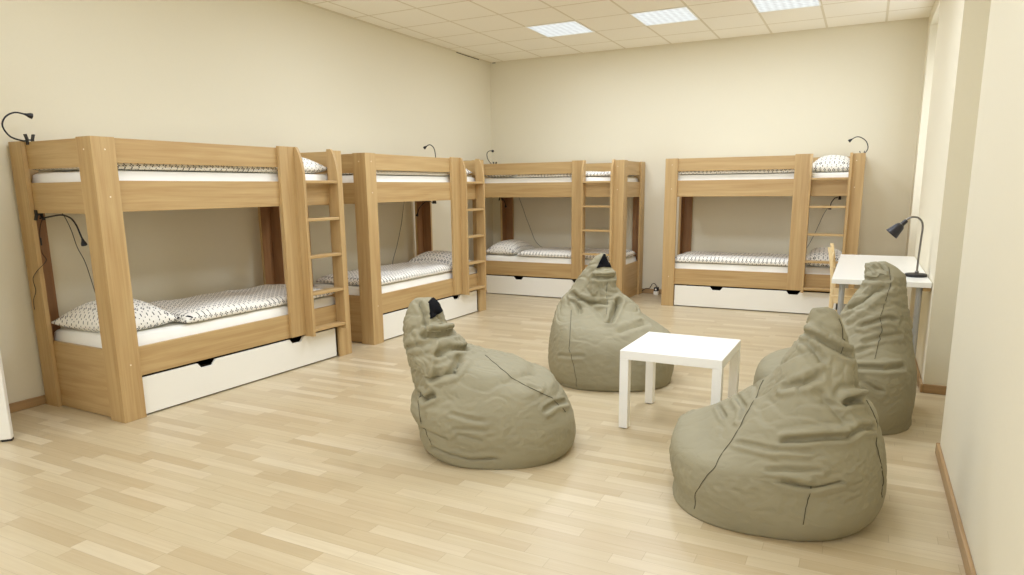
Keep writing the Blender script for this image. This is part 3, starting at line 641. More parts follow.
# ------------------------------------------------------------------ bean bags
BAGS = json.loads(r'''{"b1":{"o":[2.951,-5.4],"ang":0.4863,"z":[0.0,0.0303,0.0808,0.1615,0.2221,0.2725,0.3129,0.3533,0.3937,0.434,0.4744,0.5148,0.5552,0.6056,0.6662,0.7167,0.757,0.7873],"L":[-0.3287,-0.3857,-0.432,-0.4413,-0.4695,-0.4737,-0.4537,-0.4537,-0.4615,-0.468,-0.4762,-0.4874,-0.4979,-0.5029,-0.5033,-0.4882,-0.4669,-0.435],"R":[0.2966,0.3461,0.3846,0.3772,0.3546,0.3259,0.2974,0.2659,0.1706,0.0993,-0.0781,-0.179,-0.2021,-0.2536,-0.2924,-0.3079,-0.3296,-0.3634],"F":[-0.36,-0.4001,-0.4151,-0.42,-0.4132,-0.4009,-0.3839,-0.3594,-0.3307,-0.2985,-0.2643,-0.2363,-0.2097,-0.1766,-0.1423,-0.1101,-0.0741,-0.0429],"B":[0.36,0.4001,0.4151,0.42,0.4132,0.4009,0.3839,0.3594,0.3307,0.2985,0.2643,0.2363,0.2097,0.1766,0.1423,0.1101,0.0741,0.0429],"C":[0.0,0.0,0.0,0.0,0.0,0.0,0.0,0.0,0.0,0.0,0.0,0.0,0.0,0.0,0.0,0.0,0.0,0.0],"seams":[[[-0.087,-0.029,0.477],[-0.071,-0.057,0.472],[-0.056,-0.086,0.467],[-0.04,-0.115,0.462],[-0.025,-0.142,0.457],[-0.007,-0.18,0.45],[0.01,-0.21,0.441],[0.027,-0.23,0.429],[0.044,-0.243,0.416],[0.067,-0.246,0.403],[0.091,-0.252,0.39],[0.113,-0.262,0.378],[0.136,-0.272,0.367],[0.163,-0.274,0.354],[0.191,-0.268,0.339],[0.218,-0.255,0.322],[0.247,-0.238,0.304],[0.265,-0.235,0.284],[0.283,-0.23,0.264],[0.301,-0.222,0.243],[0.32,-0.209,0.22]],[[-0.405,-0.213,0.342],[-0.408,-0.213,0.324],[-0.411,-0.215,0.307],[-0.412,-0.23,0.293],[-0.414,-0.244,0.279],[-0.408,-0.258,0.258],[-0.403,-0.265,0.235],[-0.399,-0.266,0.209],[-0.398,-0.238,0.173],[-0.385,-0.254,0.154],[-0.371,-0.273,0.136],[-0.358,-0.289,0.117],[-0.345,-0.302,0.097]]],"st":[[[[-0.38,-0.167,0.623],[-0.362,-0.165,0.623],[-0.344,-0.16,0.622],[-0.326,-0.151,0.62],[-0.308,-0.138,0.618],[-0.29,-0.116,0.617],[-0.272,-0.084,0.614],[-0.256,-0.031,0.607]],0.022,0.02],[[[-0.383,-0.149,0.654],[-0.364,-0.144,0.655],[-0.346,-0.136,0.654],[-0.328,-0.123,0.652],[-0.31,-0.104,0.65],[-0.291,-0.072,0.644],[-0.274,-0.012,0.633]],-0.016,0.016],[[[-0.479,-0.116,0.561],[-0.453,-0.156,0.573],[-0.431,-0.174,0.579],[-0.41,-0.183,0.583],[-0.389,-0.187,0.586],[-0.372,-0.186,0.59],[-0.355,-0.184,0.593],[-0.338,-0.178,0.595],[-0.321,-0.17,0.597]],0.012,0.016],[[[-0.319,-0.22,0.537],[-0.302,-0.212,0.543],[-0.286,-0.201,0.548],[-0.27,-0.187,0.552],[-0.255,-0.169,0.555],[-0.236,-0.151,0.55],[-0.217,-0.124,0.544],[-0.198,-0.082,0.534],[-0.181,-0.011,0.517]],0.02,0.018],[[[-0.343,-0.26,0.439],[-0.316,-0.27,0.447],[-0.291,-0.275,0.454],[-0.266,-0.276,0.459],[-0.241,-0.273,0.464],[-0.231,-0.259,0.475],[-0.222,-0.241,0.485],[-0.212,-0.216,0.494],[-0.203,-0.184,0.501]],0.02,0.022],[[[-0.405,-0.213,0.342],[-0.399,-0.225,0.338],[-0.393,-0.235,0.333],[-0.387,-0.245,0.329],[-0.381,-0.255,0.324],[-0.37,-0.265,0.332],[-0.359,-0.273,0.34],[-0.348,-0.28,0.348],[-0.338,-0.287,0.355]],0.03,0.018],[[[-0.458,-0.141,0.247],[-0.451,-0.167,0.25],[-0.445,-0.184,0.25],[-0.44,-0.198,0.249],[-0.431,-0.217,0.25],[-0.423,-0.233,0.25],[-0.416,-0.246,0.249],[-0.408,-0.258,0.248]],-0.008,0.025],[[[-0.241,-0.373,0.285],[-0.222,-0.381,0.282],[-0.202,-0.387,0.278],[-0.183,-0.392,0.274],[-0.164,-0.397,0.27],[-0.146,-0.4,0.268],[-0.127,-0.402,0.265],[-0.109,-0.404,0.262],[-0.091,-0.405,0.259]],0.007,0.012],[[[-0.224,-0.393,0.221],[-0.19,-0.401,0.222],[-0.157,-0.407,0.221],[-0.124,-0.411,0.22],[-0.091,-0.413,0.218]],0.007,0.012],[[[-0.209,-0.398,0.197],[-0.183,-0.405,0.191],[-0.158,-0.41,0.185],[-0.133,-0.414,0.179],[-0.109,-0.417,0.172]],0.007,0.012],[[[-0.345,-0.301,0.092],[-0.324,-0.323,0.091],[-0.303,-0.34,0.089],[-0.283,-0.354,0.085],[-0.263,-0.365,0.08],[-0.237,-0.378,0.078],[-0.212,-0.388,0.075],[-0.186,-0.395,0.07],[-0.161,-0.4,0.065],[-0.131,-0.407,0.069],[-0.102,-0.411,0.071],[-0.073,-0.413,0.073],[-0.044,-0.414,0.074]],0.014,0.016],[[[-0.404,-0.227,0.175],[-0.369,-0.288,0.18],[-0.338,-0.321,0.176],[-0.308,-0.344,0.169],[-0.279,-0.363,0.16]],0.008,0.014],[[[0.128,-0.245,0.379],[0.138,-0.246,0.376],[0.147,-0.247,0.372],[0.157,-0.248,0.368],[0.167,-0.248,0.364]],0.006,0.012],[[[0.207,-0.311,0.277],[0.218,-0.299,0.28],[0.229,-0.285,0.283],[0.24,-0.27,0.285],[0.251,-0.253,0.287],[0.267,-0.231,0.283],[0.284,-0.206,0.278],[0.302,-0.175,0.271],[0.321,-0.132,0.261]],0.012,0.014],[[[-0.423,-0.049,0.775],[-0.414,-0.066,0.763],[-0.405,-0.082,0.75],[-0.397,-0.095,0.736],[-0.388,-0.105,0.723],[-0.385,-0.116,0.707],[-0.382,-0.126,0.691],[-0.379,-0.135,0.675],[-0.376,-0.145,0.659]],0.014,0.014],[[[-0.331,-0.077,0.717],[-0.325,-0.077,0.707],[-0.319,-0.075,0.696],[-0.313,-0.073,0.685],[-0.307,-0.07,0.674]],0.01,0.012],[[[-0.321,-0.174,0.593],[-0.324,-0.19,0.576],[-0.327,-0.205,0.559],[-0.33,-0.218,0.542],[-0.333,-0.23,0.525],[-0.335,-0.241,0.507],[-0.337,-0.25,0.49],[-0.339,-0.257,0.471],[-0.342,-0.258,0.451]],-0.012,0.018]],"pts":{},"patch":[["webbing",[[-0.369,-0.055,0.768],[-0.355,0.008,0.78],[-0.307,-0.026,0.71],[-0.358,-0.119,0.689]]],["flap",[[-0.363,-0.121,0.69],[-0.299,-0.043,0.674],[-0.266,-0.02,0.622],[-0.376,-0.157,0.638]]]]},"b2":{"o":[3.016,-3.927],"ang":0.332,"z":[0.0,0.0302,0.0806,0.1613,0.2419,0.3024,0.3528,0.4032,0.4536,0.4939,0.5342,0.5846,0.6451,0.7157,0.7862,0.8467,0.877],"L":[-0.3734,-0.3746,-0.3922,-0.4063,-0.4028,-0.3956,-0.3874,-0.3769,-0.3644,-0.3522,-0.3317,-0.282,-0.2376,-0.1895,-0.1344,-0.0832,-0.029],"R":[0.42,0.448,0.4651,0.4765,0.48,0.469,0.4053,0.3164,0.2473,0.219,0.1752,0.1083,0.0692,0.0614,0.0248,-0.0043,-0.009],"F":[-0.38,-0.4201,-0.44,-0.44,-0.4296,-0.4088,-0.3675,-0.3018,-0.1807,-0.0845,-0.0406,-0.0151,0.0056,0.0323,0.0628,0.0947,0.1204],"B":[0.38,0.4201,0.44,0.44,0.4297,0.4194,0.3938,0.3684,0.3429,0.3237,0.3064,0.287,0.2638,0.2323,0.1967,0.1594,0.1285],"C":[0.0,-0.0,0.0,-0.0,0.0,0.0053,0.0132,0.0333,0.0811,0.1196,0.1329,0.1359,0.1347,0.1323,0.1298,0.1271,0.1245],"seams":[[[-0.245,-0.066,0.484],[-0.243,-0.151,0.45],[-0.241,-0.231,0.416],[-0.241,-0.283,0.378],[-0.241,-0.318,0.337],[-0.242,-0.329,0.32],[-0.242,-0.338,0.303],[-0.243,-0.346,0.286],[-0.244,-0.352,0.269],[-0.236,-0.363,0.25],[-0.229,-0.372,0.231],[-0.222,-0.38,0.211],[-0.215,-0.387,0.192],[-0.208,-0.394,0.163],[-0.202,-0.397,0.135],[-0.195,-0.399,0.105],[-0.188,-0.401,0.076],[-0.187,-0.396,0.06],[-0.186,-0.388,0.043],[-0.185,-0.377,0.025],[-0.184,-0.351,0.003]],[[-0.0,0.034,0.685],[0.0,0.029,0.666],[0.0,0.023,0.647],[0.001,0.017,0.629],[0.001,0.008,0.61],[0.002,-0.01,0.571],[0.002,-0.035,0.534],[0.003,-0.075,0.498],[0.004,-0.137,0.468]]],"st":[[[[-0.094,0.032,0.711],[-0.076,0.031,0.712],[-0.057,0.031,0.712],[-0.039,0.032,0.712],[-0.02,0.036,0.711],[-0.003,0.041,0.712],[0.015,0.05,0.713],[0.032,0.063,0.714],[0.05,0.085,0.713]],0.016,0.014],[[[-0.091,0.045,0.74],[-0.074,0.043,0.741],[-0.056,0.043,0.741],[-0.038,0.044,0.741],[-0.021,0.047,0.741],[-0.005,0.052,0.742],[0.011,0.061,0.743],[0.027,0.073,0.743],[0.043,0.094,0.742]],-0.012,0.014],[[[-0.235,0.034,0.59],[-0.223,0.019,0.583],[-0.211,0.007,0.576],[-0.199,-0.002,0.569],[-0.186,-0.011,0.562],[-0.171,-0.017,0.558],[-0.155,-0.022,0.555],[-0.14,-0.027,0.551],[-0.124,-0.03,0.547],[-0.098,-0.033,0.545],[-0.071,-0.034,0.543],[-0.044,-0.035,0.541],[-0.017,-0.034,0.538]],0.02,0.02],[[[-0.229,-0.005,0.546],[-0.221,-0.016,0.537],[-0.214,-0.026,0.528],[-0.206,-0.037,0.519],[-0.199,-0.049,0.51],[-0.194,-0.06,0.501],[-0.19,-0.072,0.493],[-0.186,-0.086,0.485],[-0.182,-0.103,0.477]],0.016,0.018],[[[0.022,-0.223,0.436],[0.032,-0.186,0.449],[0.041,-0.148,0.462],[0.05,-0.109,0.475],[0.06,-0.076,0.49],[0.066,-0.054,0.504],[0.072,-0.033,0.518],[0.078,-0.014,0.533],[0.084,0.006,0.547]],0.03,0.022],[[[-0.098,0.037,0.72],[-0.097,0.025,0.693],[-0.097,0.014,0.666],[-0.096,0.003,0.639],[-0.096,-0.006,0.612]],-0.012,0.02],[[[-0.307,-0.309,0.229],[-0.289,-0.326,0.232],[-0.271,-0.342,0.235],[-0.253,-0.355,0.237],[-0.236,-0.366,0.238],[-0.216,-0.377,0.242],[-0.195,-0.387,0.245],[-0.175,-0.395,0.247],[-0.155,-0.402,0.25]],0.01,0.014],[[[-0.115,-0.042,0.531],[-0.097,-0.055,0.518],[-0.079,-0.07,0.505],[-0.061,-0.087,0.492],[-0.043,-0.109,0.48],[-0.033,-0.133,0.47],[-0.022,-0.158,0.461],[-0.012,-0.183,0.452],[-0.001,-0.207,0.443]],0.015,0.03],[[[-0.047,0.011,0.652],[-0.045,0.002,0.627],[-0.043,-0.007,0.602],[-0.041,-0.016,0.576],[-0.038,-0.028,0.551]],0.008,0.02],[[[0.092,-0.304,0.395],[0.109,-0.291,0.399],[0.126,-0.277,0.404],[0.142,-0.262,0.408],[0.159,-0.244,0.411],[0.185,-0.221,0.414],[0.211,-0.194,0.416],[0.238,-0.16,0.417],[0.265,-0.118,0.416]],0.014,0.03]],"pts":{},"patch":[["webbing",[[-0.028,0.108,0.862],[-0.019,0.11,0.862],[0.032,0.106,0.768],[-0.074,0.055,0.768]]],["flap",[[-0.092,0.058,0.765],[0.035,0.109,0.764],[0.052,0.089,0.712],[-0.092,0.032,0.711]]]]},"b3":{"o":[4.502,-4.1],"ang":0.0215,"z":[0.0,0.0304,0.0811,0.1622,0.2433,0.3042,0.3549,0.4056,0.4563,0.507,0.5678,0.6286,0.6996,0.7706,0.8314,0.872,0.9074],"L":[-0.3911,-0.4131,-0.4272,-0.4442,-0.4442,-0.2989,-0.1659,-0.1098,-0.0754,-0.0334,0.0074,0.0395,0.0727,0.1122,0.1261,0.1238,0.1236],"R":[0.4121,0.4151,0.4185,0.4283,0.4251,0.4235,0.4135,0.4021,0.3923,0.3864,0.3768,0.3584,0.3433,0.3343,0.3229,0.2819,0.2173],"F":[-0.4,-0.4302,-0.4502,-0.46,-0.4494,-0.4281,-0.3943,-0.336,-0.2872,-0.2547,-0.2282,-0.2065,-0.1752,-0.1448,-0.1065,-0.0717,-0.0392],"B":[0.4,0.4302,0.4502,0.46,0.4494,0.4281,0.3943,0.336,0.2872,0.2547,0.2282,0.2065,0.1752,0.1448,0.1065,0.0717,0.0392],"C":[0.0,0.007,0.0204,0.0613,0.1,0.0999,0.0823,0.0509,0.0282,0.0142,0.002,0.0,0.0,0.0,0.0,0.0,0.0],"seams":[[[0.238,-0.059,0.877],[0.241,-0.082,0.857],[0.243,-0.1,0.837],[0.246,-0.115,0.817],[0.249,-0.128,0.796],[0.245,-0.141,0.774],[0.241,-0.152,0.752],[0.237,-0.161,0.73],[0.233,-0.17,0.707],[0.227,-0.181,0.683],[0.221,-0.192,0.66],[0.215,-0.203,0.636],[0.21,-0.213,0.612],[0.213,-0.218,0.597],[0.217,-0.223,0.581],[0.22,-0.227,0.566],[0.224,-0.233,0.55],[0.221,-0.239,0.535],[0.218,-0.246,0.52],[0.215,-0.253,0.506],[0.212,-0.261,0.491],[0.209,-0.274,0.469],[0.206,-0.29,0.449],[0.202,-0.308,0.428],[0.198,-0.329,0.409]]],"st":[[[[0.134,-0.051,0.818],[0.147,-0.075,0.82],[0.16,-0.09,0.821],[0.173,-0.1,0.821],[0.187,-0.106,0.821],[0.199,-0.109,0.823],[0.211,-0.111,0.824],[0.223,-0.111,0.826],[0.235,-0.11,0.827]],0.012,0.014],[[[0.04,-0.033,0.628],[0.057,-0.076,0.648],[0.074,-0.101,0.664],[0.09,-0.118,0.679],[0.107,-0.13,0.693],[0.122,-0.134,0.709],[0.137,-0.136,0.724],[0.152,-0.137,0.74],[0.166,-0.138,0.754],[0.181,-0.14,0.763],[0.195,-0.141,0.77],[0.209,-0.14,0.778],[0.223,-0.137,0.785]],0.02,0.022],[[[0.064,-0.157,0.592],[0.08,-0.165,0.608],[0.097,-0.171,0.623],[0.113,-0.176,0.637],[0.129,-0.178,0.651],[0.148,-0.178,0.669],[0.166,-0.175,0.687],[0.184,-0.171,0.704],[0.203,-0.166,0.721]],-0.008,0.02],[[[0.127,-0.214,0.576],[0.142,-0.216,0.583],[0.157,-0.217,0.59],[0.171,-0.217,0.596],[0.186,-0.216,0.603],[0.2,-0.214,0.609],[0.214,-0.211,0.615],[0.229,-0.207,0.621],[0.243,-0.202,0.626],[0.252,-0.2,0.624],[0.26,-0.198,0.622],[0.269,-0.195,0.619],[0.278,-0.191,0.617]],0.016,0.016],[[[0.113,-0.375,0.374],[0.131,-0.375,0.375],[0.149,-0.373,0.376],[0.167,-0.371,0.377],[0.185,-0.369,0.378],[0.201,-0.365,0.378],[0.217,-0.362,0.378],[0.233,-0.357,0.378],[0.25,-0.351,0.377],[0.27,-0.338,0.379],[0.291,-0.322,0.38],[0.313,-0.303,0.38],[0.334,-0.28,0.379]],0.02,0.018],[[[0.135,-0.418,0.318],[0.158,-0.419,0.308],[0.182,-0.416,0.297],[0.206,-0.409,0.284],[0.23,-0.398,0.271]],0.012,0.018],[[[0.15,-0.261,0.494],[0.172,-0.257,0.503],[0.195,-0.252,0.513],[0.217,-0.245,0.522],[0.24,-0.237,0.53],[0.258,-0.231,0.533],[0.276,-0.222,0.536],[0.294,-0.21,0.538],[0.313,-0.195,0.539]],0.01,0.016],[[[0.114,-0.297,0.442],[0.128,-0.292,0.449],[0.143,-0.287,0.457],[0.157,-0.281,0.464],[0.171,-0.276,0.471]],0.01,0.016],[[[0.143,-0.036,0.899],[0.151,-0.045,0.892],[0.158,-0.053,0.885],[0.166,-0.061,0.877],[0.174,-0.069,0.87]],0.01,0.01],[[[0.192,-0.036,0.907],[0.197,-0.044,0.899],[0.203,-0.051,0.892],[0.208,-0.059,0.884],[0.213,-0.066,0.877]],0.01,0.01]],"pts":{},"patch":[["flap",[[0.13,-0.032,0.864],[0.231,-0.081,0.86],[0.237,-0.105,0.832],[0.133,-0.047,0.823]]]]},"b4":{"o":[4.315,-5.48],"ang":0.0927,"z":[0.0,0.0306,0.0816,0.1632,0.2449,0.2857,0.3265,0.3673,0.4081,0.4591,0.5102,0.5714,0.6326,0.704,0.7652,0.8162,0.8469,0.8673],"L":[-0.3735,-0.4002,-0.4004,-0.4327,-0.4513,-0.3102,-0.2559,-0.211,-0.1641,-0.1141,-0.0621,-0.0135,0.0187,0.061,0.0953,0.1021,0.1131,0.1255],"R":[0.3276,0.375,0.4213,0.4406,0.43,0.4257,0.4154,0.4057,0.3827,0.373,0.3355,0.2976,0.2906,0.2724,0.2444,0.2236,0.1983,0.1634],"F":[-0.38,-0.4204,-0.4403,-0.45,-0.4454,-0.4386,-0.4271,-0.4122,-0.3953,-0.3694,-0.3387,-0.2991,-0.26,-0.2092,-0.168,-0.1374,-0.1171,-0.104],"B":[0.38,0.4204,0.4403,0.45,0.4317,0.411,0.3699,0.3086,0.2369,0.1546,0.0894,0.039,0.0037,-0.0277,-0.0485,-0.0635,-0.0829,-0.0926],"C":[0.0,0.0066,0.0207,0.103,0.15,0.15,0.1417,0.1086,0.074,0.0361,-0.013,-0.0814,-0.0875,-0.0922,-0.0952,-0.0979,-0.0998,-0.1013],"seams":[[[-0.051,-0.045,0.522],[-0.063,-0.1,0.504],[-0.074,-0.143,0.483],[-0.085,-0.179,0.461],[-0.096,-0.209,0.438],[-0.11,-0.236,0.41],[-0.124,-0.263,0.383],[-0.138,-0.287,0.355],[-0.152,-0.309,0.327],[-0.172,-0.328,0.297],[-0.191,-0.364,0.274],[-0.209,-0.402,0.252],[-0.231,-0.396,0.212],[-0.24,-0.39,0.19],[-0.249,-0.383,0.168],[-0.259,-0.375,0.144],[-0.269,-0.361,0.117],[-0.271,-0.357,0.097],[-0.272,-0.355,0.078],[-0.273,-0.353,0.06],[-0.274,-0.349,0.039]],[[0.332,-0.171,0.512],[0.338,-0.182,0.501],[0.344,-0.195,0.49],[0.35,-0.206,0.479],[0.357,-0.21,0.466],[0.359,-0.221,0.448],[0.362,-0.219,0.424],[0.364,-0.222,0.403],[0.364,-0.242,0.387],[0.369,-0.252,0.366],[0.377,-0.245,0.34],[0.384,-0.239,0.313],[0.391,-0.233,0.286],[0.397,-0.214,0.259],[0.402,-0.206,0.236],[0.405,-0.205,0.216],[0.409,-0.205,0.196],[0.407,-0.215,0.185],[0.406,-0.222,0.173],[0.404,-0.227,0.161],[0.404,-0.226,0.146]],[[0.145,-0.43,0.244],[0.143,-0.432,0.226],[0.14,-0.435,0.209],[0.137,-0.438,0.191],[0.135,-0.439,0.173],[0.132,-0.44,0.152],[0.13,-0.44,0.131],[0.128,-0.437,0.109],[0.126,-0.433,0.086]],[[0.216,-0.12,0.816],[0.22,-0.127,0.802],[0.225,-0.133,0.788],[0.229,-0.139,0.774],[0.233,-0.146,0.761],[0.233,-0.159,0.747],[0.232,-0.171,0.732],[0.232,-0.183,0.718],[0.232,-0.193,0.704]]],"st":[[[[0.1,-0.153,0.737],[0.107,-0.168,0.731],[0.115,-0.179,0.725],[0.122,-0.189,0.718],[0.129,-0.198,0.711],[0.136,-0.206,0.704],[0.143,-0.213,0.696],[0.15,-0.219,0.689],[0.157,-0.225,0.681]],0.016,0.016],[[[0.106,-0.135,0.766],[0.123,-0.157,0.761],[0.14,-0.17,0.754],[0.157,-0.179,0.746],[0.174,-0.186,0.738],[0.195,-0.19,0.729],[0.215,-0.19,0.72],[0.236,-0.186,0.71],[0.258,-0.174,0.697]],0.014,0.016],[[[0.108,-0.129,0.785],[0.125,-0.147,0.781],[0.142,-0.158,0.775],[0.159,-0.165,0.769],[0.177,-0.17,0.762],[0.196,-0.173,0.753],[0.215,-0.174,0.743],[0.234,-0.169,0.733],[0.254,-0.158,0.721]],-0.01,0.016],[[[0.04,-0.256,0.572],[0.056,-0.263,0.579],[0.071,-0.269,0.586],[0.086,-0.273,0.592],[0.101,-0.275,0.598],[0.111,-0.274,0.604],[0.12,-0.272,0.611],[0.13,-0.269,0.617],[0.14,-0.266,0.623]],0.016,0.018],[[[0.252,-0.283,0.54],[0.262,-0.274,0.54],[0.272,-0.264,0.539],[0.282,-0.252,0.538],[0.293,-0.238,0.535]],0.03,0.016],[[[0.244,-0.271,0.563],[0.255,-0.261,0.563],[0.266,-0.249,0.561],[0.278,-0.233,0.559],[0.29,-0.212,0.555]],-0.02,0.018],[[[0.044,-0.393,0.399],[0.07,-0.394,0.406],[0.096,-0.393,0.412],[0.121,-0.391,0.417],[0.146,-0.388,0.422],[0.174,-0.383,0.426],[0.202,-0.376,0.429],[0.23,-0.366,0.431],[0.259,-0.351,0.432],[0.269,-0.343,0.438],[0.28,-0.333,0.443],[0.291,-0.323,0.449],[0.302,-0.311,0.453],[0.314,-0.299,0.452],[0.325,-0.285,0.449],[0.338,-0.268,0.445],[0.351,-0.244,0.439]],0.014,0.013],[[[0.043,-0.381,0.418],[0.069,-0.384,0.425],[0.095,-0.384,0.431],[0.12,-0.382,0.437],[0.145,-0.379,0.442],[0.172,-0.374,0.446],[0.198,-0.368,0.45],[0.224,-0.359,0.453],[0.251,-0.347,0.455]],-0.009,0.016],[[[0.045,-0.443,0.259],[0.062,-0.442,0.258],[0.08,-0.441,0.256],[0.097,-0.439,0.254],[0.115,-0.436,0.252],[0.123,-0.434,0.251],[0.132,-0.433,0.251],[0.14,-0.431,0.25],[0.149,-0.429,0.249],[0.172,-0.423,0.255],[0.195,-0.416,0.261],[0.218,-0.409,0.266],[0.241,-0.399,0.271]],0.013,0.012],[[[0.052,-0.439,0.283],[0.073,-0.439,0.282],[0.095,-0.439,0.281],[0.116,-0.437,0.279],[0.138,-0.434,0.278]],-0.008,0.012],[[[0.011,-0.402,0.366],[0.042,-0.407,0.37],[0.072,-0.409,0.373],[0.102,-0.409,0.375],[0.132,-0.408,0.376]],0.006,0.01],[[[-0.001,-0.433,0.293],[0.04,-0.434,0.3],[0.081,-0.434,0.305],[0.122,-0.431,0.31],[0.162,-0.424,0.313]],0.007,0.011],[[[-0.118,-0.327,0.346],[-0.084,-0.355,0.353],[-0.051,-0.376,0.358],[-0.02,-0.392,0.361],[0.012,-0.403,0.362]],0.007,0.012],[[[-0.153,0.048,0.419],[-0.142,-0.019,0.428],[-0.132,-0.073,0.434],[-0.122,-0.117,0.437],[-0.113,-0.153,0.438],[-0.115,-0.17,0.431],[-0.117,-0.186,0.424],[-0.118,-0.201,0.417],[-0.12,-0.215,0.409]],0.009,0.014],[[[-0.231,0.099,0.349],[-0.219,0.034,0.358],[-0.209,-0.021,0.365],[-0.199,-0.067,0.369],[-0.189,-0.107,0.371]],0.008,0.012],[[[-0.432,0.206,0.254],[-0.427,0.222,0.254],[-0.422,0.241,0.254],[-0.418,0.264,0.252],[-0.407,0.275,0.254],[-0.399,0.258,0.259],[-0.391,0.248,0.262],[-0.384,0.239,0.264]],0.02,0.014],[[[0.157,-0.303,0.564],[0.173,-0.312,0.548],[0.189,-0.319,0.533],[0.205,-0.325,0.517],[0.221,-0.331,0.501],[0.228,-0.333,0.495],[0.234,-0.334,0.488],[0.24,-0.336,0.482],[0.246,-0.338,0.475]],0.01,0.02]],"pts":{}}}''')
BAGS['b4']['soft'] = 1.0; BAGS['b3']['soft'] = 1.0; BAGS['b2']['soft'] = .3
def pchip(xk, yk, x):
    xk = np.array(xk, float); yk = np.array(yk, float); h = np.diff(xk); d = np.diff(yk)/h
    m = np.zeros_like(yk); m[1:-1] = np.where(d[:-1]*d[1:] > 0, 2*d[:-1]*d[1:]/(d[:-1]+d[1:]+1e-12), 0); m[0] = d[0]; m[-1] = d[-1]
    i = np.clip(np.searchsorted(xk, x)-1, 0, len(h)-1); t = (x-xk[i])/h[i]
    return ((1+2*t)*(1-t)**2*yk[i]+t*(1-t)**2*h[i]*m[i]+t*t*(3-2*t)*yk[i+1]+t*t*(t-1)*h[i]*m[i+1])
def grid_normals(P):
    du = np.roll(P, -1, 1)-np.roll(P, 1, 1)
    dv = np.empty_like(P); dv[1:-1] = P[2:]-P[:-2]; dv[0] = P[1]-P[0]; dv[-1] = P[-1]-P[-2]
    n = np.cross(du, dv); n /= np.linalg.norm(n, axis=2, keepdims=True)+1e-9
    return n
